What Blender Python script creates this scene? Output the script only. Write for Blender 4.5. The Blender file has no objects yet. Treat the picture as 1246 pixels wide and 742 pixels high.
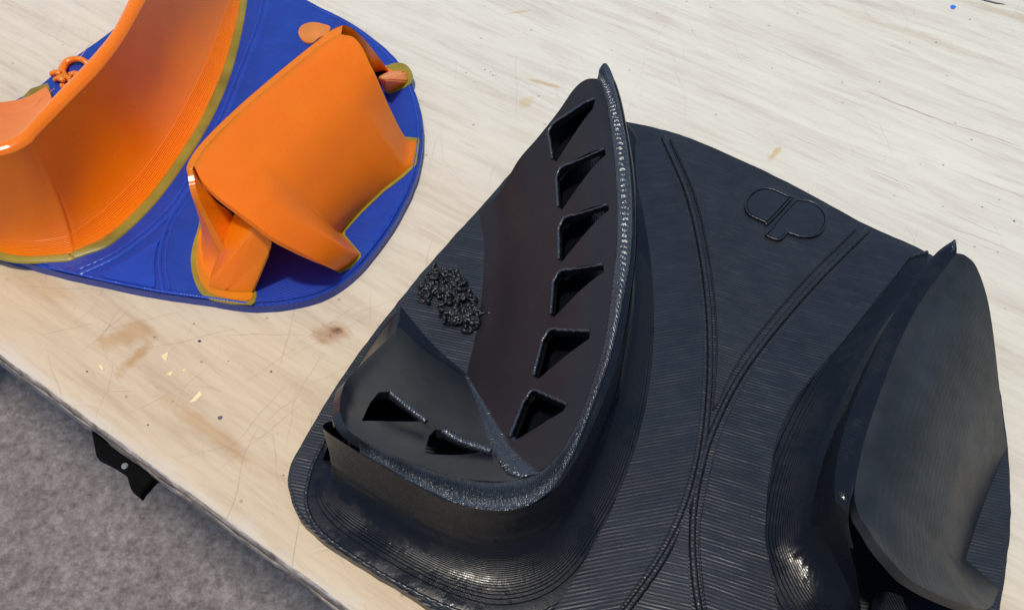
import bpy, bmesh, math, random
from mathutils import Vector, noise
from mathutils.bvhtree import BVHTree
random.seed(7)
C = bpy.context.scene.collection
scn = bpy.context.scene
# ------------------------------------------------------------------ camera
FPX = 1197.0; TH = math.radians(52); DIST = .36
CAM = Vector((0, -DIST*math.cos(TH), DIST*math.sin(TH)))
FW = Vector((0, math.cos(TH), -math.sin(TH))); UP = Vector((0, math.sin(TH), math.cos(TH)))
cd = bpy.data.cameras.new('camera'); cam = bpy.data.objects.new('camera', cd); C.objects.link(cam)
cam.location = CAM; cam.rotation_euler = (math.radians(90)-TH, 0, 0)
cd.sensor_width = 36; cd.lens = 36*FPX/1246; cd.clip_start = .01; cd.clip_end = 60
cd.dof.use_dof = True; cd.dof.focus_distance = .345; cd.dof.aperture_fstop = 40
scn.camera = cam
# ------------------------------------------------------------------ light
SUNV = Vector((-.13, -.13, 1)).normalized()
w = bpy.data.worlds.new('World'); scn.world = w; w.use_nodes = True
nt = w.node_tree; bg = nt.nodes['Background']; sk = nt.nodes.new('ShaderNodeTexSky'); sk.sky_type = 'NISHITA'
sk.sun_disc = False; sk.sun_elevation = math.asin(SUNV.z); sk.sun_rotation = math.atan2(SUNV.x, SUNV.y)
sk.dust_density = .8; sk.air_density = 1.2; sk.ozone_density = 2.0
nt.links.new(sk.outputs[0], bg.inputs[0]); bg.inputs[1].default_value = .1
sl = bpy.data.lights.new('sun', 'SUN'); sun = bpy.data.objects.new('sun', sl); C.objects.link(sun)
sl.energy = 2.2; sl.angle = math.radians(5); sl.color = (1, .92, .79)
sun.rotation_euler = SUNV.to_track_quat('Z', 'Y').to_euler(); sun.location = (0, 0, 3)
scn.view_settings.view_transform = 'Standard'; scn.view_settings.look = 'None'
scn.view_settings.exposure = .33; scn.view_settings.gamma = 1

# ------------------------------------------------------------------ helpers
def P(px, py, z=0.0):                      # photo measurement at height z (mm) -> place in the scene (m)
    z *= .001
    D = FW + Vector((1, 0, 0))*((px-623)/FPX) + UP*((371-py)/FPX)
    return CAM + D*((CAM.z-z)/-D.z)
def P3(p, z): return P(p[0], p[1], p[2] if len(p) > 2 else z)
def crom(pts, n, uniform=False, closed=False):
    pts = [Vector(p) for p in pts]
    if closed: q = [pts[-1]]+pts+[pts[0], pts[1]]
    else: q = [pts[0]*2-pts[1]]+pts+[pts[-1]*2-pts[-2]]
    segs = len(q)-3; fine = []
    per = 16
    def ev(i, t):
        a, b, c, d = q[i:i+4]
        return .5*((2*b)+(c-a)*t+(2*a-5*b+4*c-d)*t*t+(3*b-a-3*c+d)*t**3)
    if uniform:
        out = []
        for k in range(n):
            s = k/(n-1)*segs; i = min(int(s), segs-1); out.append(ev(i, s-i))
        return out
    for i in range(segs):
        for k in range(per): fine.append(ev(i, k/per))
    fine.append(ev(segs-1, 1.0))
    return resample(fine, n, closed)
def resample(fine, n, closed=False):
    L = [0]
    for a, b in zip(fine, fine[1:]): L.append(L[-1]+(b-a).length)
    out = []; j = 0; m = n if closed else n-1
    for k in range(n):
        s = L[-1]*k/m
        while j < len(L)-2 and L[j+1] < s: j += 1
        d = L[j+1]-L[j]; out.append(fine[j].lerp(fine[j+1], 0 if d == 0 else (s-L[j])/d))
    return out
def cv(pts, n, z=5, linear=False):
    w_ = [P3(p, z) for p in pts]
    return resample(w_, n) if linear else crom(w_, n)
def prom(o, label=None, cat=None, group=None, kind=None):
    for k, v in (('label', label), ('category', cat), ('group', group), ('kind', kind)):
        if v: o[k] = v
    return o
def empty(name, loc, label, cat):
    o = bpy.data.objects.new(name, None); o.location = loc; o.empty_display_size = .02; C.objects.link(o)
    return prom(o, label, cat)
def obj(name, verts, faces, m, parent=None, smooth=25, kind=None, label=None):
    me = bpy.data.meshes.new(name); me.from_pydata([tuple(v) for v in verts], [], faces); me.update()
    return objm(name, me, m, parent, smooth, kind, label)
def objm(name, me, m, parent=None, smooth=25, kind=None, label=None, fixn=True):
    if fixn:
        bm = bmesh.new(); bm.from_mesh(me); bmesh.ops.recalc_face_normals(bm, faces=bm.faces); bm.to_mesh(me); bm.free()
    if smooth:
        for p in me.polygons: p.use_smooth = True
        me.set_sharp_from_angle(angle=math.radians(smooth))
    me.materials.append(m)
    o = bpy.data.objects.new(name, me); C.objects.link(o)
    if parent: o.parent = parent; o.matrix_parent_inverse = root_inv(parent)
    return prom(o, label, None, None, kind)
def root_inv(p):
    m = p.matrix_local.copy() if p.type != 'EMPTY' else None
    from mathutils import Matrix
    if p.type == 'EMPTY': return Matrix.Translation(-p.location)
    return Matrix.Identity(4)
def grid(rows):
    n = len(rows[0]); V = [v for r in rows for v in r]; F = []
    for i in range(len(rows)-1):
        for j in range(n-1): F.append((i*n+j, i*n+j+1, (i+1)*n+j+1, (i+1)*n+j))
    return V, F
def coons(top, bottom, left, right):
    nu = len(top); nv = len(left); rows = []
    a, b, c, d = top[0], top[-1], bottom[0], bottom[-1]
    for j in range(nv):
        v = j/(nv-1); r = []
        for i in range(nu):
            u = i/(nu-1)
            r.append(top[i]*(1-v)+bottom[i]*v+left[j]*(1-u)+right[j]*u-(a*(1-u)*(1-v)+b*u*(1-v)+c*(1-u)*v+d*u*v))
        rows.append(r)
    return rows
def evaluated(o, name):
    dg = bpy.context.evaluated_depsgraph_get(); dg.update()
    me = bpy.data.meshes.new_from_object(o.evaluated_get(dg)); me.name = name
    return me
def prism(name, outline, z0, z1, m, parent, bevel=.0004, label=None, kind=None, wob=0):
    bm = bmesh.new()
    pts = [Vector((p.x, p.y, 0)) for p in outline]
    if wob: pts = [p+Vector((noise.noise(p*220)*wob, noise.noise(p*220+Vector((9, 3, 1)))*wob, 0)) for p in pts]
    lo = [bm.verts.new((p.x, p.y, z0*.001)) for p in pts]; hi = [bm.verts.new((p.x, p.y, z1*.001)) for p in pts]
    n = len(pts); bm.faces.new(lo[::-1]); top = bm.faces.new(hi)
    for i in range(n): bm.faces.new((lo[i], lo[(i+1) % n], hi[(i+1) % n], hi[i]))
    bmesh.ops.recalc_face_normals(bm, faces=bm.faces)
    if bevel:
        es = [e for e in bm.edges if all(v in set(hi) for v in e.verts)] if n < 60 else [e for e in bm.edges if abs(e.verts[0].co.z-z1*.001) < 1e-7 and abs(e.verts[1].co.z-z1*.001) < 1e-7]
        bmesh.ops.bevel(bm, geom=es, offset=bevel, segments=3, affect='EDGES', clamp_overlap=True)
    me = bpy.data.meshes.new(name); bm.to_mesh(me); bm.free()
    return objm(name, me, m, parent, 40, kind, label, fixn=False)
def tube_data(path, r, ns=8, V=None, F=None, ripple=0, freq=1.0, squash=1.0, cap=True):
    V = [] if V is None else V; F = [] if F is None else F; b0 = len(V); n = len(path)
    for i, p in enumerate(path):
        t = (path[min(i+1, n-1)]-path[max(i-1, 0)]).normalized()
        s = t.cross(Vector((0, 0, 1)))
        if s.length < .05: s = Vector((1, 0, 0))
        s.normalize(); u = s.cross(t)
        rr = r(i/(n-1)) if callable(r) else r
        for k in range(ns):
            a = 2*math.pi*k/ns
            q = rr*(1+ripple*math.sin(i*freq+a*1.0))
            V.append(p+s*math.cos(a)*q+u*math.sin(a)*q*squash)
    for i in range(n-1):
        for k in range(ns): F.append((b0+i*ns+k, b0+i*ns+(k+1) % ns, b0+(i+1)*ns+(k+1) % ns, b0+(i+1)*ns+k))
    if cap:
        F.append(tuple(b0+k for k in range(ns))[::-1]); F.append(tuple(b0+(n-1)*ns+k for k in range(ns)))
    return V, F
def tube(name, path, r, m, parent, **k):
    lab = k.pop('label', None)
    V, F = tube_data(path, r, **k); return obj(name, V, F, m, parent, 60, label=lab)
def hull(name, pts, m, parent, bevel=.0006, label=None):
    bm = bmesh.new()
    for p in pts: bm.verts.new(p)
    bmesh.ops.convex_hull(bm, input=bm.verts)
    for v in [v for v in bm.verts if not v.link_faces]: bm.verts.remove(v)
    bmesh.ops.dissolve_limit(bm, angle_limit=.05, verts=bm.verts, edges=bm.edges)
    bmesh.ops.bevel(bm, geom=list(bm.edges), offset=bevel, segments=2, affect='EDGES', clamp_overlap=True)
    me = bpy.data.meshes.new(name); bm.to_mesh(me); bm.free()
    return objm(name, me, m, parent, 35, None, label)
def offset(path, d):
    out = []; n = len(path)
    for i, p in enumerate(path):
        t = path[min(i+1, n-1)]-path[max(i-1, 0)]; t.z = 0; t.normalize()
        out.append(p+Vector((t.y, -t.x, 0))*d)
    return out

# ------------------------------------------------------------------ materials
class N:
    def __init__(s, name):
        s.m = bpy.data.materials.new(name); s.m.use_nodes = True; s.t = s.m.node_tree
        s.b = s.t.nodes['Principled BSDF']; s.tc = s.t.nodes.new('ShaderNodeTexCoord').outputs['Object']
    def n(s, typ, **k):
        x = s.t.nodes.new(typ)
        for a, v in k.items(): setattr(x, a, v)
        return x
    def put(s, inp, v):
        if hasattr(v, 'is_output'): s.t.links.new(v, inp)
        else: inp.default_value = v
    def math(s, op, a, b=0.0, c=None):
        x = s.n('ShaderNodeMath', operation=op); s.put(x.inputs[0], a); s.put(x.inputs[1], b)
        if c is not None: s.put(x.inputs[2], c)
        return x.outputs[0]
    def noise(s, scale, detail=3, rough=.55, vec=None, stretch=None, dist=0, rot=0):
        x = s.n('ShaderNodeTexNoise'); v = vec or s.tc
        if stretch or rot:
            if rot:
                mp0 = s.n('ShaderNodeMapping'); s.t.links.new(v, mp0.inputs[0]); mp0.inputs['Rotation'].default_value = (0, 0, rot); v = mp0.outputs[0]
            mp = s.n('ShaderNodeMapping'); s.t.links.new(v, mp.inputs[0]); mp.inputs['Scale'].default_value = stretch or (1, 1, 1); v = mp.outputs[0]
        s.t.links.new(v, x.inputs['Vector']); x.inputs['Scale'].default_value = scale
        x.inputs['Detail'].default_value = detail; x.inputs['Roughness'].default_value = rough; x.inputs['Distortion'].default_value = dist
        return x.outputs[0]
    def ramp(s, f, stops, interp='LINEAR'):
        x = s.n('ShaderNodeValToRGB'); s.t.links.new(f, x.inputs[0]); r = x.color_ramp; r.interpolation = interp
        while len(r.elements) < len(stops): r.elements.new(.5)
        for e, (p, c) in zip(r.elements, stops):
            e.position = p; e.color = (c, c, c, 1) if not hasattr(c, '__len__') else (*c, 1)
        return x.outputs[0]
    def mix(s, f, a, b, mode='MIX'):
        x = s.n('ShaderNodeMix', data_type='RGBA', blend_type=mode)
        s.put(x.inputs[0], f)
        for i, v in ((6, a), (7, b)):
            s.put(x.inputs[i], v if hasattr(v, 'is_output') else (*v, 1))
        return x.outputs[2]
    def dot(s, d, vec=None):
        x = s.n('ShaderNodeVectorMath', operation='DOT_PRODUCT'); s.t.links.new(vec or s.tc, x.inputs[0]); x.inputs[1].default_value = d
        return x.outputs['Value']
    def sine(s, d, period, warp=None, amt=0):
        a = s.math('MULTIPLY', s.dot(d), 2*math.pi/period)
        if warp is not None: a = s.math('ADD', a, s.math('MULTIPLY', warp, amt))
        return s.math('SINE', a)
    def bump(s, h, dist, strength=1.0, prev=None):
        x = s.n('ShaderNodeBump'); s.t.links.new(h, x.inputs['Height']); x.inputs['Distance'].default_value = dist
        x.inputs['Strength'].default_value = strength
        if prev: s.t.links.new(prev, x.inputs['Normal'])
        return x.outputs[0]
    def end(s, **k):
        for a, v in k.items():
            inp = s.b.inputs[a.replace('_', ' ')]
            if isinstance(v, tuple) and len(v) == 3 and inp.type == 'RGBA': v = (*v, 1)
            s.put(inp, v)
        return s.m
def plastic(name, col, rough, layer=None, raster=None, rper=.0009, ramt=.00012, lamt=.00005, fine=.00004, var=.3, spec=.5, sss=0, rvar=.1, lper=.0006):
    s = N(name)
    n1 = s.noise(60, 4); n2 = s.noise(900, 3)
    c = s.mix(s.ramp(n1, [(.3, 0), (.7, 1)]), tuple(x*(1-var) for x in col), tuple(min(1, x*(1+var)) for x in col))
    nrm = s.bump(n2, fine, 1.0)
    wp = s.noise(220, 3)
    if layer: nrm = s.bump(s.sine((0, 0, 1), lper, wp, 1.2), lamt, 1, nrm)
    if raster is not None:
        a = math.radians(raster); h = s.sine((math.cos(a), math.sin(a), 0), rper, s.noise(70, 2), 2.6)
        br = s.noise(260, 2, rot=-a, stretch=(3, .35, 1))
        nrm = s.bump(s.math('MULTIPLY', h, s.ramp(br, [(.35, .08), (.75, 1)])), ramt, 1, nrm)
    r = s.math('ADD', s.math('MULTIPLY', s.noise(140, 4), rvar*2), rough-rvar)
    k = dict(Base_Color=c, Roughness=r, Normal=nrm)
    s.b.inputs['Specular IOR Level'].default_value = spec
    if sss:
        s.b.inputs['Subsurface Weight'].default_value = sss; s.b.inputs['Subsurface Radius'].default_value = (.009, .0025, .0004); s.b.inputs['Subsurface Scale'].default_value = 1
    return s.end(**k)
BK = (.009, .0115, .0165)
M = {}
M['plate'] = plastic('black_plate', BK, .40, raster=76, rper=.00115, ramt=.00005, spec=.6)
def wallmat():
    s = N('black_wall'); n1 = s.noise(60, 4); seam = s.noise(700, 3, vec=None, stretch=(1, 1, .05)); pt = s.noise(35, 5, .65)
    c = s.mix(n1, (.004, .005, .0075), (.007, .009, .013))
    nrm = s.bump(seam, .00009, 1); nrm = s.bump(s.noise(1600, 2), .00003, 1, nrm)
    nrm = s.bump(s.sine((0, 0, 1), .0007, s.noise(220, 3), 1.2), .000016, 1, nrm)
    s.b.inputs['Specular IOR Level'].default_value = .33
    return s.end(Base_Color=c, Roughness=s.ramp(pt, [(.44, .12), (.56, .40)]), Normal=nrm)
M['wall'] = wallmat()
M['strip'] = plastic('black_strip', BK, .34, raster=101, rper=.0012, ramt=.00005, spec=.6)
M['strip2'] = plastic('black_strip_right', BK, .34, raster=70, rper=.0012, ramt=.00005, spec=.6)
M['panel'] = plastic('black_panel', BK, .40, raster=66, rper=.0011, ramt=.00004, spec=.6)
M['sheet'] = plastic('black_sheet', (.0130, .0120, .0150), .5, var=.15, fine=.00002, spec=.35)
M['facet'] = plastic('black_facet', (.012, .0145, .018), .36, var=.2, fine=.00002)
M['curved'] = plastic('black_curved', (.0145, .0165, .019), .42, layer=True, lamt=.000009, lper=.0011, var=.5, spec=.4, fine=.00008, rvar=.16)
M['bead'] = plastic('black_bead', (.020, .026, .036), .25, fine=.0004, spec=1.0)
M['string'] = plastic('black_string', (.008, .010, .013), .36, fine=.0003)
OR = (.96, .20, .002)
M['orange'] = plastic('orange_plastic', OR, .24, layer=True, lamt=.00002, lper=.0008, var=.05, sss=.6, spec=.45, fine=.00002)
M['orange_top'] = plastic('orange_sheet', (.98, .170, .0), .42, layer=True, lamt=.00001, var=.04, sss=.6, spec=.3, fine=.00007)
M['hair'] = plastic('orange_hair', (.9, .5, .25), .3)
M['olive'] = plastic('olive_brim', (.27, .20, .015), .35, var=.3, rper=.0005)
M['amber'] = plastic('amber_blob', (.62, .20, .03), .35, var=.3, fine=.0002)
M['blue'] = plastic('blue_plate', (.008, .040, .30), .34, raster=66, rper=.0011, ramt=.00005, var=.12)
M['blue2'] = plastic('blue_panel', (.012, .055, .38), .26, raster=-30, rper=.0011, ramt=.00005, var=.12)

# ------------------------------------------------------------------ bench and floor
A0 = P(0, 435, 0); B0 = P(420, 742, 0); E = (B0-A0).normalized(); NO = Vector((E.y, -E.x, 0))   # NO points off the bench
GA = math.atan2(E.y, E.x)
def wood():
    s = N('bench_plywood')
    al = s.dot(tuple(E)); ac = s.dot(tuple(NO))
    q = s.n('ShaderNodeCombineXYZ'); s.t.links.new(al, q.inputs[0]); s.t.links.new(ac, q.inputs[1]); v = q.outputs[0]
    off = A0.dot(NO)
    g1 = s.noise(9, 7, .62, vec=v, stretch=(1.0, 9, 1), dist=.9)
    g2 = s.noise(30, 6, .65, vec=v, stretch=(.8, 9, 1), dist=.8)
    big = s.noise(9, 3, .5, vec=v)
    c = s.ramp(g1, [(.28, (.56, .50, .41)), (.45, (.66, .62, .52)), (.62, (.70, .665, .56)), (.82, (.63, .58, .48))])
    c = s.mix(s.math('MULTIPLY', s.ramp(g2, [(.5, 0), (.72, 1)]), .42), c, (.46, .39, .33))
    g3 = s.noise(260, 5, .7, vec=v, stretch=(.10, 1, 1), dist=.3)
    c = s.mix(s.ramp(g3, [(.5, 0), (.75, .4)]), c, (.70, .64, .58), 'MULTIPLY')
    # varnished, yellowed strip near the worked edge
    d = s.math('SUBTRACT', s.math('MULTIPLY', ac, -1), -off)      # metres in from the edge
    vf = s.ramp(s.math('ADD', s.math('MULTIPLY', d, 2.6), s.math('MULTIPLY', s.math('SUBTRACT', big, .5), .5)), [(.10, 1), (.52, 0)])
    c = s.mix(s.math('MULTIPLY', vf, .95), c, (.93, .77, .60), 'MULTIPLY')
    c = s.mix(s.math('MULTIPLY', s.ramp(big, [(.45, 0), (.7, 1)]), .22), c, (.78, .72, .66), 'MULTIPLY')
    wn = s.noise(70, 6, .7, vec=v, stretch=(.5, 1.3, 1))
    def spot(c, px, py, rx, ry, ang, col, amt, soft=.5):
        p = P(px, py, 0); a = math.radians(ang)
        u = s.math('DIVIDE', s.math('SUBTRACT', s.dot((math.cos(a), math.sin(a), 0)), p.x*math.cos(a)+p.y*math.sin(a)), rx)
        w_ = s.math('DIVIDE', s.math('SUBTRACT', s.dot((-math.sin(a), math.cos(a), 0)), -p.x*math.sin(a)+p.y*math.cos(a)), ry)
        r = s.math('SQRT', s.math('ADD', s.math('MULTIPLY', u, u), s.math('MULTIPLY', w_, w_)))
        r = s.math('ADD', r, s.math('MULTIPLY', s.math('SUBTRACT', wn, .5), 3.2))
        f = s.math('MULTIPLY', s.ramp(r, [(1-soft, 1), (1, 0)]), amt)
        return s.mix(f, c, col, 'MULTIPLY')
    c = spot(c, 408, 402, .0085, .0055, 20, (.62, .40, .24), .9, .8)
    c = spot(c, 411, 401, .003, .0022, 10, (.40, .25, .15), .9, .8)
    c = spot(c, 155, 407, .012, .006, 10, (.80, .62, .40), .7, .6)
    c = spot(c, 168, 432, .009, .003, 60, (.80, .60, .38), .8, .6)
    c = spot(c, 945, 184, .0075, .0018, 52, (.86, .68, .40), .8, .4)
    c = spot(c, 640, 125, .006, .003, 60, (.90, .78, .55), .7, .5)
    c = spot(c, 668, 103, .014, .0016, -22, (.80, .58, .38), .7, .5)
    c = spot(c, 632, 15, .009, .0012, 15, (.86, .70, .48), .7, .5)
    c = spot(c, 60, 350, .02, .006, -25, (.86, .76, .64), .6, .7)
    c = spot(c, 250, 520, .03, .004, -38, (.88, .72, .55), .7, .7)
    c = spot(c, 1100, 38, .05, .004, -33, (.86, .80, .74), .8, .7)
    c = spot(c, 1240, 22, .035, .004, -33, (.78, .70, .62), .8, .7)
    edge_glare = s.math('MULTIPLY', s.ramp(s.math('ADD', s.math('MULTIPLY', d, 60), s.math('MULTIPLY', wn, 1.3)), [(.45, 1), (1, 0)]), .5)  # pale glare along the worn front edge, painted into the wood colour
    c = s.mix(edge_glare, c, (.66, .65, .64))
    # fine dark pores
    vo = s.n('ShaderNodeTexVoronoi'); s.t.links.new(s.tc, vo.inputs[0]); vo.inputs['Scale'].default_value = 95
    c = s.mix(s.math('MULTIPLY', s.ramp(vo.outputs['Distance'], [(.03, 1), (.075, 0)]), .55), c, (.35, .28, .24), 'MULTIPLY')
    wv = s.n('ShaderNodeVectorMath', operation='ADD'); s.t.links.new(s.tc, wv.inputs[0])
    nz = s.n('ShaderNodeTexNoise'); s.t.links.new(s.tc, nz.inputs[0]); nz.inputs['Scale'].default_value = 14
    sc = s.n('ShaderNodeVectorMath', operation='SCALE'); s.t.links.new(nz.outputs['Color'], sc.inputs[0]); sc.inputs['Scale'].default_value = .02
    s.t.links.new(sc.outputs[0], wv.inputs[1])
    def scratch(scale, w0, rot, st):
        mp = s.n('ShaderNodeMapping'); s.t.links.new(wv.outputs[0], mp.inputs[0]); mp.inputs['Rotation'].default_value = (0, 0, rot); mp.inputs['Scale'].default_value = (1, st, 1)
        x = s.n('ShaderNodeTexVoronoi', feature='DISTANCE_TO_EDGE'); s.t.links.new(mp.outputs[0], x.inputs[0]); x.inputs['Scale'].default_value = scale
        return s.ramp(x.outputs['Distance'], [(0, 1), (w0, 0)])
    k1 = s.math('MULTIPLY', scratch(26, .006, .9, .35), s.ramp(s.noise(30, 2), [(.45, 0), (.6, 1)]))
    k2 = s.math('MULTIPLY', scratch(33, .005, -.5, .3), s.ramp(s.noise(24, 2, rot=1), [(.48, 0), (.62, 1)]))
    kk = s.math('MAXIMUM', k1, k2)
    vfs = s.math('MULTIPLY', kk, s.math('ADD', s.math('MULTIPLY', vf, .16), .02))
    c = s.mix(vfs, c, (.55, .40, .30), 'MULTIPLY')
    rough = s.math('ADD', s.math('MULTIPLY', vf, -.14), s.math('ADD', .52, s.math('MULTIPLY', s.noise(30, 4), .14)))
    nrm = s.bump(s.noise(420, 4, .6, vec=v, stretch=(.25, 1, 1)), .0001, .7)
    nrm = s.bump(s.math('MULTIPLY', kk, -1), .00012, 1, nrm)
    return s.end(Base_Color=c, Roughness=rough, Normal=nrm)
def simple(name, col, rough, scale=60, var=.3, bump=.0002, stretch=None, metal=0):
    s = N(name); n = s.noise(scale, 5, .6, stretch=stretch)
    c = s.mix(s.ramp(n, [(.3, 0), (.7, 1)]), tuple(x*(1-var) for x in col), tuple(x*(1+var) for x in col))
    return s.end(Base_Color=c, Roughness=rough, Normal=s.bump(n, bump), Metallic=metal)
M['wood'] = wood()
M['ply_light'] = simple('ply_light', (.24, .20, .18), .85, 160, .6, .0012)
M['ply_dark'] = simple('ply_dark', (.14, .105, .09), .9, 160, .6, .0012)
M['ply_lip'] = simple('ply_lip', (.34, .31, .29), .85, 160, .6, .0012)
M['steel_blue'] = simple('rail_paint', (.18, .20, .25), .5, 30, .3)
M['leg_brown'] = simple('leg_wood', (.05, .035, .025), .7, 20, .4)
M['bracket'] = simple('bracket_black', (.003, .003, .0035), .85, 200, .3)
M['bracket'].node_tree.nodes['Principled BSDF'].inputs['Specular IOR Level'].default_value = .08
M['screw'] = simple('screw_zinc', (.5, .5, .5), .35, 200, .1, metal=.9)
def concrete():
    s = N('floor_concrete')
    a = s.noise(60, 6, .7); b = s.noise(7, 4, .6); c_ = s.noise(170, 6, .85)
    c = s.ramp(s.math('ADD', s.math('MULTIPLY', a, .35), s.math('MULTIPLY', c_, .65)), [(.40, (.11, .09, .082)), (.5, (.215, .188, .177)), (.60, (.34, .31, .295))])
    c = s.mix(s.ramp(b, [(.4, 0), (.65, .5)]), c, (.62, .58, .58), 'MULTIPLY')
    vo = s.n('ShaderNodeTexVoronoi', feature='DISTANCE_TO_EDGE')
    nz = s.n('ShaderNodeTexNoise'); s.t.links.new(s.tc, nz.inputs[0]); nz.inputs['Scale'].default_value = 9; nz.inputs['Detail'].default_value = 6
    ad = s.n('ShaderNodeVectorMath', operation='MULTIPLY_ADD'); s.t.links.new(nz.outputs['Color'], ad.inputs[0]); ad.inputs[1].default_value = (.12, .12, .12); s.t.links.new(s.tc, ad.inputs[2])
    s.t.links.new(ad.outputs[0], vo.inputs[0]); vo.inputs['Scale'].default_value = .9
    c = s.mix(s.math('MULTIPLY', s.ramp(vo.outputs['Distance'], [(0, 1), (.007, 0)]), .7), c, (.35, .32, .32), 'MULTIPLY')
    return s.end(Base_Color=c, Roughness=.85, Normal=s.bump(c_, .002, .6))
fl = bpy.data.meshes.new('floor'); fl.from_pydata([(-15, -15, -.75), (15, -15, -.75), (15, 15, -.75), (-15, 15, -.75)], [], [(0, 1, 2, 3)])
objm('concrete_floor', fl, concrete(), smooth=0)['kind'] = 'structure'

bench = empty('workbench', A0+E*.3-NO*.4+Vector((0, 0, -.75)), 'pale scratched plywood workbench top under both printed parts', 'workbench')
def edge_line(seed, jit, inset):
    pts = []; n = 900
    for i in range(n+1):
        t = -.8+2.0*i/n; p = A0+E*t
        j = noise.noise(Vector((t*70, seed, 0)))*jit+noise.noise(Vector((t*400, seed, 5)))*jit*.5
        pts.append(p+NO*(j-inset))
    return pts
far = [A0+E*1.2-NO*1.0, A0-E*.8-NO*1.0]
zz = [0, -1.3, -3.7, -6.2, -8.8, -11.5]
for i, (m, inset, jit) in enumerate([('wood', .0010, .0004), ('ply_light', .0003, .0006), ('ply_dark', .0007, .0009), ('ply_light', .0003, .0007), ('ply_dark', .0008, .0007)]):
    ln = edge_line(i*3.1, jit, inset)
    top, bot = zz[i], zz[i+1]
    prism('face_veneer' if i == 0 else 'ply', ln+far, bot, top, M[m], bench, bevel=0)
# worn pale lip where the veneer edge has rubbed off
ln = edge_line(0, .0002, .0010); V, F = tube_data([p+Vector((0, 0, -.0006)) for p in ln], lambda t: .0007*max(.25, min(1, .6+1.6*noise.noise(Vector((t*90, 2, 2))))), 8)
obj('worn_edge', V, F, M['ply_lip'], bench, 60)
def boxp(name, c0, ax, ay, lx, ly, z0, z1, m, parent, bevel=.0015):
    pts = [c0+ax*sx*lx/2+ay*sy*ly/2 for sx, sy in ((-1, -1), (1, -1), (1, 1), (-1, 1))]
    return prism(name, pts, z0, z1, m, parent, bevel)
boxp('side_rail', A0+E*-.18-NO*.015, E, NO, .5, .02, -34, -11.7, M['steel_blue'], bench)
for a, b in ((-.70, .10), (1.1, .10), (-.70, .92), (1.1, .92)):
    boxp('leg', A0+E*a-NO*b, E, NO, .07, .07, -750, -34.2 if b < .05 else -11.7, M['leg_brown'], bench)
# bracket under the edge
br = empty('metal_bracket', P(150, 565, -25), 'small black bracket hanging below the bench edge above the concrete floor', 'bracket')
o2 = [P(x, y, -22) for x, y in ((112, 520), (119, 557), (140, 568), (155, 578), (161, 597), (172, 606), (176, 600), (190, 584), (230, 590), (200, 540), (150, 500))]
prism('bracket_plate', o2, -24, -20, M['bracket'], br, .0005)
prism('screw_head', [P(152, 567, -19.6)+Vector((math.cos(a*.785), math.sin(a*.785), 0))*.0012 for a in range(8)], -20, -19, M['screw'], br, .0003)
hk = [P(x, y, -22) for x, y in ((150, 500), (200, 540), (195, 555), (145, 515))]
prism('bracket_flange', hk, -20, -11.6, M['bracket'], br, .0005)
# marks on the bench top
s_ = simple('raw_wood', (.86, .70, .38), .6, 200, .1)
for poly in ([(196, 433), (205, 428), (202, 440)], [(202, 455), (211, 451), (208, 457)], [(230, 490), (243, 476), (246, 480), (238, 488)], [(222, 450), (227, 449), (224, 452)], [(120, 445), (123, 443), (126, 449), (124, 450)]):
    prism('raw_chip', [P(x, y) for x, y in poly], -.05, .12, s_, bench, 0)
dk = simple('speck_dark', (.10, .10, .12), .6, 200, .1)
V = []; F = []
specks = [(243, 415, 2.6), (242, 415, 1.5), (268, 508, 3.4), (106, 452, 2.2), (180, 517, 1.6), (188, 410, 1.2), (330, 452, 2.0), (236, 394, 1.8), (590, 85, 1.6), (597, 88, 1.4), (600, 92, 1.6), (578, 100, 1), (623, 121, 1.2), (1112, 17, 1.3), (1139, 52, 1.8), (1107, 52, 1.2), (1180, 24, 2.2), (1070, 100, 1.5), (1182, 170, 1.8), (1216, 243, 1.6), (1195, 252, 2), (1234, 269, 2), (1148, 201, 1.4), (1120, 200, 1.2), (410, 404, 2), (402, 408, 1.6), (345, 578, 1.3), (358, 580, 1.4)]
for _ in range(90): specks.append((random.uniform(0, 1246), random.uniform(0, 700), random.uniform(.5, 1.1)))
for (x, y, r) in specks:
    p = P(x, y); b0 = len(V); rr = r*.00026; el = random.uniform(.5, 1)
    if (p-A0).dot(NO) > -.004: continue
    for a in range(7):
        q = a*2*math.pi/7; V.append(p+E*math.cos(q)*rr*random.uniform(.8, 1.2)+NO*math.sin(q)*rr*el+Vector((0, 0, .00006)))
    F.append(tuple(range(b0, b0+7)))
obj('dark_speck', V, F, dk, bench, 0, kind='stuff')
# long knife scratches
V = []; F = []
def ribbon(p, q, wdt, bend=0):
    n = 14; d = (q-p); nn = Vector((-d.y, d.x, 0)).normalized(); b0 = len(V); ph = random.uniform(0, 9)
    for i in range(n+1):
        t = i/n; c = p+d*t+nn*(bend*math.sin(t*math.pi)+noise.noise(Vector((t*4, ph, 0)))*.0008)
        ww = wdt*math.sin(math.pi*min(1, max(.02, t)))*(0.7+.5*noise.noise(Vector((t*20, ph, 1))))
        V.extend([c+nn*ww+Vector((0, 0, .00008)), c-nn*ww+Vector((0, 0, .00008))])
    for i in range(n): F.append((b0+2*i, b0+2*i+1, b0+2*i+3, b0+2*i+2))
for _ in range(90):
    x = random.uniform(-20, 420); y = random.uniform(330, 700)
    p = P(x, y)
    if (p-A0).dot(NO) > -.006: continue
    a = random.choice([GA+random.gauss(0, .12), GA+random.gauss(1.5, .3), random.uniform(0, 3.1)]); L = random.uniform(.01, .045)
    q = p+Vector((math.cos(a), math.sin(a), 0))*L
    if (q-A0).dot(NO) > -.003: continue
    ribbon(p, q, random.uniform(.00005, .00012), random.uniform(-.0006, .0006))
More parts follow.
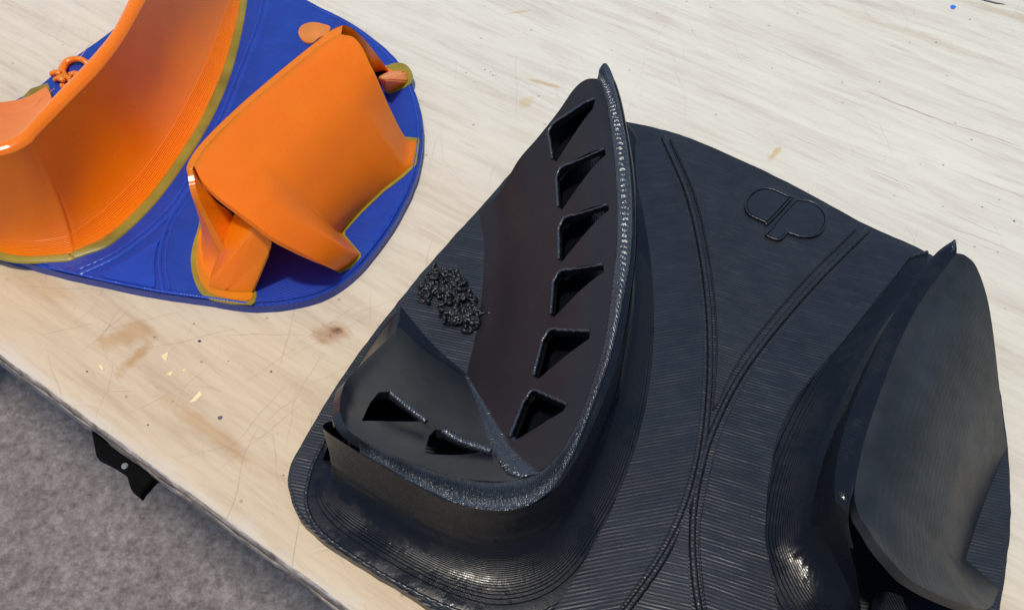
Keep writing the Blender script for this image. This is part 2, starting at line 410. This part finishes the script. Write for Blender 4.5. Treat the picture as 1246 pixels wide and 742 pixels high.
for _ in range(60):
    x = random.uniform(0, 1246); y = random.uniform(0, 330); p = P(x, y); L = random.uniform(.008, .04); a = GA+random.gauss(0, .05)
    ribbon(p, p+Vector((math.cos(a), math.sin(a), 0))*L, random.uniform(.00005, .00013))
ribbon(P(1045, 108), P(1165, 155), .00045); ribbon(P(1150, 148), P(1246, 180), .0003)
obj('scratch', V, F, simple('scratch_brown', (.50, .39, .30), .6, 100, .2), bench, 0, kind='stuff')
bl = obj('blue_fleck', [P(x, y)+Vector((0, 0, z)) for z in (.0001, .0007) for x, y in ((1156, 9), (1158, 7.5), (1161, 8), (1163, 10), (1160, 12), (1157, 11))],
    [(0, 1, 2, 3, 4, 5), (6, 7, 8, 9, 10, 11)]+[(i, (i+1) % 6, 6+(i+1) % 6, 6+i) for i in range(6)], simple('fleck_blue', (.03, .18, .75), .4, 100, .1), None, 0)
prom(bl, 'tiny bright blue plastic fleck lying on the bench near the far right', 'fleck')
wr = tube('dark_splinter', [P(x, y, .4) for x, y in ((1188, -2), (1200, 1), (1212, 4), (1223, 5.5))], lambda t: .0005*(1-.8*abs(2*t-1)), dk, None, ns=6)
prom(wr, 'thin dark curved splinter lying at the far right of the bench', 'splinter')

# ------------------------------------------------------------------ printed body pieces
def hprof(s, q=2.0): return 1-max(0, 1-(1-s)**q)**(1/q)
foot_n = 7
def flare(name, pairs, H, Z, m, parent, n=260, steps=22, s0=.34, label=None, wav=0, nr=26, q=2.0, foot_mat=None, pw=1.5):
    R = crom([P3(a, H) for a, b in pairs], n, uniform=True); Fo = crom([P3(b, Z) for a, b in pairs], n, uniform=True)
    prof = [(hprof(1-(1-s0)*k/nr, q), 1-(1-s0)*k/nr) for k in range(nr+1)]
    for k in range(steps):
        a = s0*(1-k/steps)**pw; b = s0*(1-(k+1)/steps)**pw
        ha, hb = hprof(a, q), hprof(b, q)
        prof.append((ha+(hb-ha)*.8, a-(a-b)*.12)); prof.append((hb, b))
    rows = []
    for (h, s) in prof:
        r = []
        for i in range(n):
            p = R[i].lerp(Fo[i], h); p.z = Fo[i].z+(R[i].z-Fo[i].z)*s
            if wav and s > .02:
                d = (Fo[i]-R[i]).normalized(); d.z = 0; p += d*(noise.noise(Vector((p.x*45, p.y*45, p.z*300)))*wav+noise.noise(Vector((p.x*400, p.y*400, p.z*60)))*wav*.35)
            r.append(p)
        rows.append(r)
    V, F = grid(rows); o = obj(name, V, F, m, parent, 24, label=label)
    if foot_mat:
        o.data.materials.append(foot_mat); k0 = (len(rows)-1-foot_n)*(n-1)
        for p in o.data.polygons:
            if p.index >= k0: p.material_index = 1
    return o, R, Fo
def beadstrip(name, R, I, m, parent, lift=.0008, rip=.00022, freq=.9, nv=9, label=None, drop=.003):
    n = len(R); rows = []
    for j in range(nv):
        v = j/(nv-1); r = []
        for i in range(n):
            p = R[i].lerp(I[i], v); k = math.sin(math.pi*v)
            r.append(p+Vector((0, 0, lift*k**.6+rip*k*math.sin(i*freq+v*4)+rip*.8*k*noise.noise(p*900))))
        rows.append(r)
    rows.append([p-Vector((0, 0, drop)) for p in rows[-1]])
    V, F = grid(rows); return obj(name, V, F, m, parent, 50, label=label)
def shell(name, rows, m, parent, thick=.003, label=None, cut=None, wav=.0):
    V, F = grid(rows)
    if wav: V = [v+Vector((0, 0, noise.noise(v*90)*wav+noise.noise(v*300)*wav*.3)) for v in V]
    me = bpy.data.meshes.new('tmp'); me.from_pydata([tuple(v) for v in V], [], F); me.update()
    # make the face side look up
    if sum(p.normal.z*p.area for p in me.polygons) < 0: me.flip_normals()
    t = bpy.data.objects.new('tmp', me); C.objects.link(t)
    md = t.modifiers.new('s', 'SOLIDIFY'); md.thickness = thick; md.offset = -1; md.use_even_offset = False
    c = None; allhits = []
    if cut:
        tree = BVHTree.FromPolygons([Vector(v) for v in V], F); bm = bmesh.new()
        for poly in cut:
            up = []; lo = []; hits = []
            for (x, y) in poly:
                d = (P(x, y, 0)-CAM).normalized(); h = tree.ray_cast(CAM, d)
                hits.append(h[0] if h[0] else P(x, y, 30))
            allhits.append(hits); nn = Vector((0, 0, 0))
            for a, b in zip(hits, hits[1:]+hits[:1]): nn += a.cross(b)
            nn.normalize()
            if nn.z < 0: nn = -nn
            nn = (nn+Vector((.25, -.15, .35))).normalized()
            up = [bm.verts.new(h+nn*.006) for h in hits]; lo = [bm.verts.new(h-nn*.012) for h in hits]
            k = len(hits); bm.faces.new(up); bm.faces.new(lo[::-1])
            for i in range(k): bm.faces.new((up[i], lo[i], lo[(i+1) % k], up[(i+1) % k]))
        bmesh.ops.recalc_face_normals(bm, faces=bm.faces)
        cm = bpy.data.meshes.new('cut'); bm.to_mesh(cm); bm.free()
        c = bpy.data.objects.new('cut', cm); C.objects.link(c)
        b = t.modifiers.new('b', 'BOOLEAN'); b.operation = 'DIFFERENCE'; b.object = c; b.solver = 'EXACT'
    shell.hits = allhits
    out = evaluated(t, name); bpy.data.objects.remove(t)
    if c: bpy.data.objects.remove(c)
    out.materials.clear()
    return objm(name, out, m, parent, 35, None, label, fixn=False)
def strings(name, spots, m, parent, r, z=5.4):
    V = []; F = []
    for (x, y, rad, turns, h) in spots:
        c = P(x, y, z); path = []; ph = random.uniform(0, 6.28); k = int(16*turns)+3
        sx = random.uniform(.6, 1.2); sy = random.uniform(.6, 1.2)
        for i in range(k):
            a = ph+i/16*2*math.pi
            q = rad*(1+.35*math.sin(a*1.7+ph))
            path.append(c+Vector((math.cos(a)*q*sx, math.sin(a)*q*sy, .001*h*(.5+.5*math.sin(a*.9+ph)))))
        path = crom(path, k*3)
        tube_data(path, lambda t: r*(1+.35*noise.noise(Vector((t*12, x, y)))), 7, V, F, cap=True)
    return obj(name, V, F, m, parent, 60)

# ================================================================== black print
Z = 5.0; H = 45.0
bk = empty('printed_part', P(800, 400, 0), 'black 3D printed plate with a slotted curved wall and a leaning sheet', '3D print')
outl = [(352, 600), (351, 570), (372, 528), (420, 450), (500, 345), (580, 255), (650, 178), (690, 150), (725, 140), (770, 148), (800, 154), (850, 170), (950, 215),
        (1055, 271), (1120, 300), (1165, 330), (1195, 375), (1212, 440), (1224, 510), (1230, 570), (1231, 640), (1222, 715), (1205, 800), (1170, 860), (1080, 900), (900, 900), (740, 850), (600, 783), (530, 742), (490, 716), (440, 686), (395, 657), (364, 628)]
def lin(pts, n, z): return cv(pts, n, z)
prism('base_plate', crom([P(x, y, Z) for x, y in outl], 260, closed=True), 0.02, Z, M['plate'], bk, .0011, wob=.00035)
ZP = 6.4
def panel(outline, m, n=120, lab=None, parent=bk, name='raised_panel', z1=ZP, z0=4.6, bev=.0004): 
    return prism(name, resample([P(x, y, z1) for x, y in outline+[outline[0]]], n+1)[:-1], z0, z1, m, parent, bev, label=lab)
def sp(pts, n=24, z=ZP):   # smooth px polyline
    return [(v.x, v.y) for v in crom([Vector((x, y, 0)) for x, y in pts], n)]
Ar = sp([(815, 168), (846, 240), (865, 330), (872, 420), (867, 498)]); Bl = sp([(870, 498), (904, 432), (975, 345), (1045, 275)])
panel(Ar+Bl+sp([(1040, 269), (950, 222), (860, 182)], 10), M['panel'])
Al = [(800, 162), (830, 240), (850, 330), (857, 420), (852, 515), (840, 580), (818, 640), (790, 690), (755, 740), (735, 770)]
panel(sp(Al, 40)+sp([(640, 790), (700, 700), (750, 600), (775, 480), (785, 380), (780, 280), (772, 200), (776, 158)], 30), M['strip'])
Br = [(1066, 284), (992, 357), (918, 446), (879, 520), (862, 580), (851, 640), (853, 700), (862, 760)]
panel(sp(Br, 40)+sp([(960, 800), (940, 700), (935, 600), (960, 500), (1040, 400), (1112, 306)], 30), M['strip2'])
panel(sp([(839, 606), (822, 660), (796, 705), (762, 752)], 14)+sp([(850, 790), (842, 740), (837, 690), (838, 650)], 12), M['plate'])
for pts in ([(807, 166), (838, 240), (857, 330), (864, 420), (860, 510), (848, 580), (830, 635), (800, 690), (758, 748), (740, 775)],
            [(1056, 279), (984, 352), (912, 440), (871, 515), (852, 575), (843, 635), (845, 700), (856, 770)]):
    c = cv(pts, 420, 5.5); tube('rib', c, .0011, M['panel'], bk, ns=12, ripple=.05, freq=.9, squash=.8)
pairs = [((404, 512), (392, 536)), ((397, 514), (376, 572)), ((394, 522), (370, 612)), ((425, 543), (387, 648)), ((470, 570), (434, 683)), ((520, 598), (492, 717)), ((560, 614), (545, 742)), ((603, 621), (603, 758)),
         ((645, 614), (662, 748)), ((672, 598), (712, 712)), ((700, 560), (752, 655)), ((730, 500), (790, 588)), ((755, 430), (813, 505)), ((768, 360), (822, 435)),
         ((775, 290), (820, 350)), ((772, 220), (806, 262)), ((762, 150), (789, 202)), ((751, 105), (776, 168)), ((738, 82), (765, 152))]
o, R1, F1 = flare('flared_wall', pairs, H, Z, M['wall'], bk, n=460, steps=34, s0=.62, pw=1.12, q=3.0, wav=.0002)
tube('foot_bead', [p+Vector((0, 0, .0004)) for p in offset(F1, -.0008)], .0006, M['strip'], bk, ripple=.16, freq=.9, squash=.7)
# top bead between the outer rim and the inner edge
inner = [(438, 533), (450, 540), (478, 553), (500, 562), (530, 573), (560, 581), (590, 586), (620, 585), (650, 577), (672, 560), (690, 536), (708, 500), (724, 455), (736, 410), (744, 350), (750, 290), (749, 220), (742, 155), (735, 115), (727, 95)]
outer = [(438, 551), (450, 558), (478, 574), (500, 587), (530, 602), (560, 614), (590, 620), (620, 620.5), (650, 612), (678, 592), (700, 561), (720, 522), (740, 475), (754, 433), (765, 375), (774, 300), (773, 225), (764, 160), (752, 110), (737, 80)]
nb = 1500
sh = [0]*8+[1, 3, 5, 8, 10, 10, 8, 5, 4, 3, 2, 1]
outer2 = [(x-d*.95, y-d*.3) for (x, y), d in zip(outer, sh)]
Ov = crom([P(x, y, H) for x, y in outer], 500, True); O2 = crom([P(x, y, H+.4) for x, y in outer2], 500, True)
V, F = grid([[a.lerp(b, v)+Vector((0, 0, .0004*math.sin(v*3.14)-.0002)) for a, b in zip(Ov, O2)] for v in (0, .25, .5, .75, 1)]); obj('rim_shoulder', V, F, M['wall'], bk, 40)
beadstrip('rim_bead', crom([P(x, y, H) for x, y in outer2], nb, True), crom([P(x, y, H) for x, y in inner], nb, True), M['bead'], bk, lift=.0014, rip=.00026, freq=.85)
# slotted sheet
Ht = 45
top = cv([(582, 256, 5), (606, 237, 9), (630, 196, 20), (653, 169, 27), (680, 135, 36), (698, 109, 42), (713, 97, 45), (728, 96, 45)], 60)
left = cv([(582, 256), (589, 300), (584, 380), (567, 458)], 90, 5)
val = [(567, 458, 5), (588, 495, 17), (606, 528, 28), (625, 555, 38), (650, 577, 45)]
bot = cv(val, 60); right = cv([(728, 96), (736, 116), (743, 155), (750, 220), (751, 290), (745, 350), (737, 410), (725, 455), (709, 500), (691, 536), (673, 560), (650, 577)], 90, Ht)
W = [[(725, 120), (721, 133), (677, 197), (672, 194), (667, 158), (671, 152), (718, 121)], [(736, 181), (737, 189), (684, 255), (679, 252), (677, 210), (683, 204)],
     [(740, 249), (741, 256), (684, 318), (680, 316), (680, 276), (685, 266)], [(734, 322), (735, 331), (674, 386), (670, 383), (674, 338), (681, 330)],
     [(718, 403), (717, 412), (655, 461), (649, 457), (662, 408), (669, 401)], [(690, 492), (685, 500), (625, 536), (620, 532), (640, 482), (649, 474)]]
sheet_rows = coons(top, bot, left, right)
shell('slotted_sheet', sheet_rows, M['sheet'], bk, .0036, cut=W, wav=.00012)
for h in shell.hits: tube('slot_lip', crom([p+Vector((0, 0, .0001)) for p in resample(h[3:]+[h[0]], 9)], 60), .00055, M['bead'], bk, ns=8, ripple=.16, freq=1.1)
lr = []
for row in sheet_rows[::3]:
    rr_ = []
    for i, p in enumerate(row):
        q = p+Vector((.0045, -.001, -.0105)); q.z = max(q.z, .0052+.0002*math.sin(i)); rr_.append(q)
    lr.append(rr_)
V, F = grid(lr); obj('inner_lining', V, F, M['wall'], bk, 40)
V, F = grid([[Vector((p.x+.002*v, p.y-.006*v, p.z*(1-v)+.0052*v-.0012)) for p in top] for v in (0, .5, 1)]); obj('back_wall', V, F, M['sheet'], bk, 40)
ftop = cv([(487, 398, 6), (525, 430, 5), (567, 458, 5)], 60); fbot = cv([(413, 500), (424, 523), (450, 540), (500, 562), (560, 581), (620, 585), (650, 577)], 60, Ht)
fleft = cv([(487, 398, 6), (430, 453, 30), (416, 476, 40), (413, 500, 45)], 60); fright = cv(val, 60)
W2 = [[(440, 512), (450, 490), (461, 477), (477, 476), (500, 493), (522, 512)], [(516, 552), (522, 530), (530, 522), (545, 524), (590, 549), (560, 553)]]
shell('slotted_facet', coons(ftop, fbot, fleft, fright), M['facet'], bk, .003, cut=W2, wav=.0001)
# pale raised lips along the far side of the two facet slots
tube('slot_lip', cv([(476, 478), (495, 494), (519, 513)], 60, 35), .0009, M['bead'], bk, ripple=.12, freq=1.6)
tube('slot_lip', cv([(540, 524), (560, 536), (598, 549)], 60, 37), .0012, M['bead'], bk, ripple=.15, freq=1.6)
# stepped seam along the valley
vc = cv(val, 420); rows_ = []
for k, p in enumerate(vc):
    t = k/419; wd = (.0008+.0050*t**1.2)*min(1, (1.02-t)/.12+.45); d = Vector((1, .22, 0)).normalized(); r_ = []
    for v in range(9):
        u = v/4-1+.12*noise.noise(Vector((k*.3, v, 0)))
        r_.append(p+d*(u*wd)+Vector((0, 0, .0003+abs(u)*wd*(.42 if u < 0 else .30)*max(0, 1-t)**.6+.00022*math.sin(k*.85)*(.5+.8*noise.noise(Vector((k*.15, v*.9, 1))))-(.0007 if abs(u) > .9 else 0))))
    rows_.append(r_)
V, F = grid(rows_); obj('seam_step', V, F, M['bead'], bk, 50)
# left skirt of the facet
sk_t = cv([(487, 398, 6), (430, 453, 30), (416, 476, 40), (413, 500, 45)], 50); sk_b = cv([(487, 368), (440, 436), (405, 505), (392, 560)], 50, 5)
V, F = grid([[a.lerp(b, v)+Vector((0, 0, -.0003)) for a, b in zip(sk_t, sk_b)] for v in (0, .25, .5, .75, 1)]); obj('side_wall', V, F, M['facet'], bk, 40)
V, F = grid([[a.lerp(b, v) for a, b in zip(cv([(487, 398, 6), (525, 430, 5.4), (567, 458, 5.4)], 30), cv([(487, 372), (528, 420), (567, 454)], 30, 5))] for v in (0, .5, 1)]); obj('facet_toe', V, F, M['wall'], bk, 40)
# inner wall of the notch
V, F = grid([[P(413, 500, 45), P(424, 525, 45), P(438, 533, 45)], [P(413, 500, 45)-Vector((0, 0, .04)), P(424, 525, 45)-Vector((0, 0, .04)), P(438, 533, 45)-Vector((0, 0, .04))]])
obj('notch_wall', V, F, M['wall'], bk, 40)
# thin flange at the flare's free end
hull('pointed_tip', [P(734, 77, 46), P(738, 77, 46), P(729, 84, 46), P(742, 83, 46), P(747, 95, 45.5), P(727, 98, 45), P(752, 110, 45), P(741, 100, 40), P(730, 92, 41)], M['bead'], bk, .0008)
# print hairs: one tangled squiggle of loose filament
def tangle(name, cx, cy, ax, ay, nw, steps, m, parent, r0, r1, zmax):
    V = []; F = []
    for k in range(nw):
        while True:
            u, v = random.uniform(-1, 1), random.uniform(-1, 1)
            if u*u+v*v < 1 and cx+u*ax+v*8 > 516+(345-(cy+v*ay+u*20))*.89 and noise.noise(Vector((u*2.2, v*2.2, 3.3))) > -.16: break
        p = P(cx+u*ax+v*8, cy+v*ay+u*20, 5+random.uniform(.2, zmax)); a = random.uniform(0, 6.28); path = [p]; turn = random.gauss(0, .8)
        for i in range(random.randint(*steps)):
            turn = turn*.8+random.gauss(0, .45); a += turn
            p = p+Vector((math.cos(a), math.sin(a), random.gauss(0, .35)))*.0006; p.z = min(max(p.z, .0053), .005+zmax*.001); path.append(p)
        path = crom(path, len(path)*2); rr = random.uniform(r0, r1)
        tube_data(path, lambda t: rr*(1+.5*noise.noise(Vector((t*9, k, 1)))), 7, V, F)
    return obj(name, V, F, m, parent, 60)
tangle('stringing', 542, 357, 41, 31, 150, (5, 16), M['string'], bk, .0004, .0009, 2.2)
# emblem
em = [(963, 241), (950, 235), (938, 230), (924, 230), (912, 238), (907, 249), (911, 260), (926, 268), (935, 271)]
panel(sp(em, 30), M['strip'], 60, name='emblem', z1=7.5, z0=4.9, bev=.0009)
em2 = sp([(966, 246), (971, 243.7), (988, 246), (1001, 256), (1005, 268), (1000, 281), (988, 287.5), (974, 287.5), (966, 285), (958, 283)], 40)+[(951, 290), (945, 291.5), (932, 285.5), (938, 279), (945, 269)]
panel(em2, M['strip'], 90, name='emblem', z1=7.5, z0=4.9, bev=.0009)
for e_ in (sp(em, 30), em2):
    c = crom([P(x, y, 7.3) for x, y in e_], 120, closed=True); tube('emblem_rim', c+[c[0]], .00042, M['strip'], bk, ns=8, ripple=.04, freq=.5)
# right body
pr = [((1160, 293), (1130, 309)), ((1139, 308), (1097, 320)), ((1111, 342), (1052, 352)), ((1079, 397), (1005, 402)), ((1052, 457), (962, 462)), ((1029, 517), (928, 527)),
      ((1018, 563), (911, 583)), ((1016, 602), (903, 642)), ((1022, 634, 39), (911, 690)), ((1034, 667, 32), (922, 735)), ((1043, 702, 23), (950, 785)), ((1048, 742, 14), (998, 830)), ((1050, 790, 6), (1046, 850))]
o, R2, F2 = flare('flared_wall', pr, H, Z, M['wall'], bk, n=380, steps=34, s0=.62, pw=1.12, q=2.7, wav=.0002)
tube('foot_bead', [p+Vector((0, 0, .0004)) for p in offset(F2, .0008)], .0006, M['strip'], bk, ripple=.16, freq=.9, squash=.7)
ro = [(1162, 291), (1139, 308), (1111, 342), (1079, 397), (1052, 457), (1029, 517), (1018, 563), (1016, 602), (1022, 634, 39), (1034, 667, 32)]
ri = [(1164, 308), (1150, 326), (1120, 367), (1093, 420), (1070, 480), (1052, 535), (1042, 581), (1034, 614), (1033, 640, 39), (1039, 668, 32)]
beadstrip('ridge_top', crom([P3(p, H) for p in ro], 500, True), crom([P3(p, H) for p in ri], 500, True), M['wall'], bk, lift=.0006, rip=.00003, freq=1.1)
rl = cv([(1164, 308), (1150, 326), (1120, 367), (1093, 420), (1070, 480), (1052, 535), (1042, 581), (1040, 608), (1048, 631)], 90, 45)
rt = cv([(1164, 308, 45), (1175, 311, 45), (1189, 326, 42), (1203, 370, 35), (1212, 434, 25), (1221, 517, 10), (1226, 542, 5)], 60)
rb = cv([(1048, 631, 45), (1065, 657, 44), (1083, 680, 42), (1107, 704, 39), (1144, 724, 33), (1181, 737, 25), (1205, 738, 14), (1216, 714, 5)], 60)
rr = cv([(1226, 542), (1206, 590), (1189, 635), (1175, 680), (1195, 697), (1216, 714)], 90, 5, linear=True)
shell('leaning_sheet', coons(rt, rb, rl, rr), M['curved'], bk, .003, wav=.00015)
hull('inner_block', [P(1058, 735, 12), P(1066, 712, 16), P(1100, 722, 22), P(1110, 760, 20), P(1060, 800, 5), P(1120, 800, 5), P(1110, 740, 5)], M['wall'], bk)
hull('pointed_tip', [P(1162, 288, 47), P(1158, 300, 45), P(1165, 299, 46), P(1150, 318, 45), P(1160, 318, 44), P(1155, 310, 40)], M['bead'], bk, .0006)

# ================================================================== orange and blue print
ob = empty('printed_part', P(230, 180, 0), 'blue 3D printed plate carrying glossy orange curved walls and sheet', '3D print')
outl = [(-80, 250), (-60, 190), (0, 132), (40, 108), (85, 72), (140, 32), (200, -20), (280, -50), (340, -20), (380, 2), (430, 28), (476, 64), (503, 105), (514, 155), (509, 205), (488, 255),
        (458, 300), (426, 335), (390, 357), (345, 368), (300, 370), (245, 362), (189, 354), (129, 342), (60, 326), (0, 309), (-50, 290)]
prism('base_plate', crom([P(x, y, Z) for x, y in outl], 240, closed=True), 0.02, Z, M['blue'], ob, .0011, wob=.0002)
bz = 5.5
g1 = [(330, -40), (322, 20), (300, 80), (272, 150), (228, 233), (198, 270), (172, 292), (142, 313), (97, 334)]
tube('rib', cv(g1, 200, 5.0), .0011, M['blue2'], ob, squash=.7); 
tube('rib', offset(cv(g1, 200, 5.0), .0026), .0007, M['blue2'], ob, squash=.7)
g2 = [(222, 245), (207, 266), (198, 290), (194, 315), (195, 335), (199, 355)]
tube('rib', cv(g2, 120, 5.0), .0008, M['blue2'], ob, squash=.7); tube('rib', offset(cv(g2, 120, 5.0), -.0022), .0006, M['blue2'], ob, squash=.7)
panel(sp([(205, 280), (188, 293), (160, 312), (122, 333)], 16)+[(129, 338), (187, 350)]+sp([(189, 345), (188, 318), (192, 296)], 8), M['blue2'], 60, parent=ob, z1=bz)
tube('edge_bead', cv([(60, 325), (129, 341), (189, 353), (245, 361), (300, 369)], 150, 5.1), .0006, M['blue2'], ob, squash=.7)
tube('edge_bead', cv([(380, 8), (430, 34), (473, 70), (498, 108), (508, 155), (503, 203), (483, 250), (455, 294)], 150, 5.0), .0005, M['blue2'], ob, squash=.7)
HL = 50
pl = [((-110, 205), (-100, 280)), ((-40, 197), (-40, 298)), ((12, 187), (15, 316)), ((36, 175), (78, 316)), ((42, 169), (92, 312)), ((48, 162), (104, 308)), ((82, 127), (135, 295)), ((122, 86), (182, 252)), ((152, 46), (220, 202)), ((178, 0), (255, 145)), ((205, -45), (280, 85)), ((235, -95), (297, 10)), ((260, -140), (302, -60))]
o, R3, F3 = flare('flared_wall', pl, HL, Z, M['orange'], ob, n=260, steps=14, s0=.12, foot_mat=M['amber'])
bo = [a for a, b in pl]; bi = [(-110, 190), (-40, 180), (2, 174), (22, 165), (33, 155), (67, 118), (107, 76), (138, 38), (160, -5), (188, -52), (218, -100), (245, -145)]
beadstrip('wall_top', crom([P3(p, HL) for p in bo], 200, True), crom([P3(p, HL) for p in bi], 200, True), M['orange'], ob, lift=.0022, rip=.00003)
def strip2(name, a, b, m, parent, rows=6):
    V, F = grid([[x.lerp(y, k/(rows-1)) for x, y in zip(a, b)] for k in range(rows)]); return obj(name, V, F, m, parent, 40)
strip2('inner_wall', crom([P3(p, HL-1) for p in bi[4:]], 80, True), crom([P(x+14, y+34, Z) for x, y in bi[4:]], 80, True), M['orange'], ob)
shell('front_facet', coons(cv([(-110, 135, 40), (-40, 128, 30), (24, 121, 13), (57, 105, 5)], 30), cv([(-110, 190), (-40, 180), (4, 172), (36, 155)], 30, HL), cv([(-110, 135, 40), (-110, 190, HL)], 30, linear=True), cv([(57, 105, 5), (62, 125, 24), (36, 155, HL)], 30)), M['orange_top'], ob, .002)
def flat(name, pts, m, z1, z0=4.9, parent=ob, n=70): return prism(name, crom([P(x, y, z1) for x, y in pts], n, closed=True), z0, z1, m, parent, .00015)
br3 = offset(F3, .0028)
rows = [[p+Vector((0, 0, .0006)) for p in offset(F3, -.0030)], [p+Vector((0, 0, .00055)) for p in offset(F3, .0006)], [p+Vector((0, 0, .0003)) for p in offset(F3, .0009)], [p+Vector((0, 0, -.0002)) for p in offset(F3, .0012)]]
BR3 = rows
prism('brim', [P(x, y, 5.3) for x, y in ((37, 108), (58, 101), (64, 118), (60, 130), (45, 125), (20, 126))], 4.9, 5.3, M['olive'], ob, .0001)
V = []; F = []
for pts, rd in (([(80, 96), (76, 86), (80, 77), (90, 72), (100, 73), (108, 79)], .0017), ([(62, 90), (68, 88), (74, 90)], .0015), ([(66, 97), (72, 95), (78, 99)], .0014), ([(74, 103), (79, 106), (84, 103)], .0013), ([(84, 92), (90, 90), (94, 92)], .0016), ([(82, 99), (88, 98)], .0015), ([(70, 92), (80, 94), (86, 96)], .0013)):
    c = crom([P(x, y, 6+random.uniform(0, 2)) for x, y in pts], 24); tube_data(c, lambda t: rd*(.35+.65*math.sin(math.pi*(.12+.76*t))**.5)*(1+.25*noise.noise(Vector((t*7, rd*9000, 1)))), 9, V, F, squash=.8)
obj('stringing', V, F, M['orange'], ob, 60)
for a_, b_ in (((40, 128), (66, 108)), ((44, 140), (74, 118)), ((96, 72), (112, 50))):
    tube('filament_hair', [P(*a_, 22), P((a_[0]+b_[0])/2, (a_[1]+b_[1])/2, 15), P(*b_, 9)], .00012, M['hair'], ob, ns=5)
# right body
po = [((473, 87, 10), (486, 84)), ((458, 66, 22), (476, 80)), ((444, 49, 33), (462, 80)), ((430, 36, 40), (446, 80)), ((417, 31, 41), (430, 84)), ((402, 38, 41), (408, 92)), ((385, 51), (385, 108)), ((345, 83), (345, 137)), ((292, 128), (297, 178)), ((247, 172), (262, 218)),
      ((228, 200), (249, 256)), ((229, 216, 40), (245, 266)), ((233, 238, 36), (239, 285)), ((247, 266, 27), (235, 316)), ((263, 299, 17), (240, 345)), ((278, 323, 11), (256, 363)), ((285, 334, 9), (276, 368))]
o, R4, F4 = flare('flared_wall', po, 41, Z, M['orange'], ob, n=240, steps=10, s0=.10, foot_mat=M['amber'])
# inner face of the thin wall
ca = [(228, 200, 41), (229, 216, 40), (233, 238, 36), (247, 266, 27), (263, 299, 17), (278, 323, 11), (285, 334, 9)]
cb = [(234, 203, 41), (236, 215, 40), (241, 237, 36), (253, 263, 28), (268, 292, 19), (281, 320, 12), (287, 333, 9)]
cc = [(240, 214, 38), (246, 224, 36), (264, 246, 30), (280, 258, 24), (287, 275, 19), (287, 305, 13), (287, 335, 9)]
strip2('wall_lip', crom([P3(p, 41) for p in ca], 60, True), crom([P3(p, 41) for p in cb], 60, True), M['orange'], ob, 3)
strip2('inner_lining', crom([P3(p, 41) for p in cb], 60, True), crom([P3(p, 41) for p in cc], 60, True), M['orange'], ob)
st = cv([(414, 42, 41), (430, 46, 41), (441, 59, 39), (450, 78, 36), (459, 96, 32), (473, 129, 22), (494, 168, 8), (509, 170, 5)], 70)
sb = cv([(236, 202, 41), (246, 220, 41), (265, 239, 40), (288, 256, 39), (310, 272, 37), (336, 291, 33), (378, 313, 24), (401, 326, 15), (412, 330, 6)], 70)
sleft = cv([(414, 42), (390, 56), (350, 88), (296, 133), (252, 177), (236, 202)], 80, 41)
sr = cv([(509, 170), (504, 200), (488, 214), (467, 230), (440, 256), (415, 283), (427, 297), (439, 310), (426, 322), (412, 330, 6)], 80, 5, linear=True)
shell('leaning_sheet', coons(st, sb, sleft, sr), M['orange_top'], ob, .0022, wav=.0001)
strip2('ridge_top', crom([P3(p, 41) for p in [a for a, b in po][4:12]], 90, True), crom([P3(p, 41) for p in [(415, 42), (405, 47), (390, 56), (350, 88), (296, 133), (252, 177), (236, 202), (236, 203)]], 90, True), M['orange'], ob, 3)
hull('support_block', [P(285, 335, 9), P(322, 304, 19), P(334, 296, 26), P(312, 272, 33), P(286, 260, 22), P(287, 255, 28), P(274, 357, 5), P(308, 358, 5), P(310, 345, 5), P(250, 350, 5), P(300, 320, 5), P(276, 300, 8)], M['orange'], ob, .0007)
hull('rear_block', [P(459, 93, 20), P(467, 97, 20), P(474, 86, 8), P(496, 86, 5), P(498, 99, 5), P(470, 116, 5), P(465, 100, 5)], M['orange'], ob, .0006)
flat('brim', [(250, 260), (240, 281), (234, 300), (232, 320), (237, 343), (249, 361), (277, 368.5), (300, 370), (309, 369), (311, 352), (290, 320)], M['olive'], 5.4)
flat('pad', [(250, 270), (242, 290), (238, 318), (243, 340), (254, 355), (278, 363), (304, 364.5), (306, 352), (285, 320)], M['orange'], 5.8)
flat('brim', [(466, 86), (478, 77), (493, 78), (502, 90), (499, 102), (484, 110), (470, 112)], M['olive'], 5.4, n=50)
prism('brim', resample([P(x, y, 5.3) for x, y in [(490, 166), (511, 168), (506.5, 201), (489, 217), (468.5, 232), (441, 258), (418, 283.5), (441, 310.5), (427, 326), (412, 332), (395, 320), (400, 270), (470, 200), (490, 166)]], 80)[:-1], 4.9, 5.3, M['olive'], ob, .0001)
flat('emblem', [(363, 40), (367, 31), (380, 27), (393, 29), (402, 33), (398, 42), (388, 46), (380, 52), (369, 50)], M['amber'], 5.8, n=40)
V, F = grid(BR3); obj('brim', V, F, M['olive'], ob, 60)
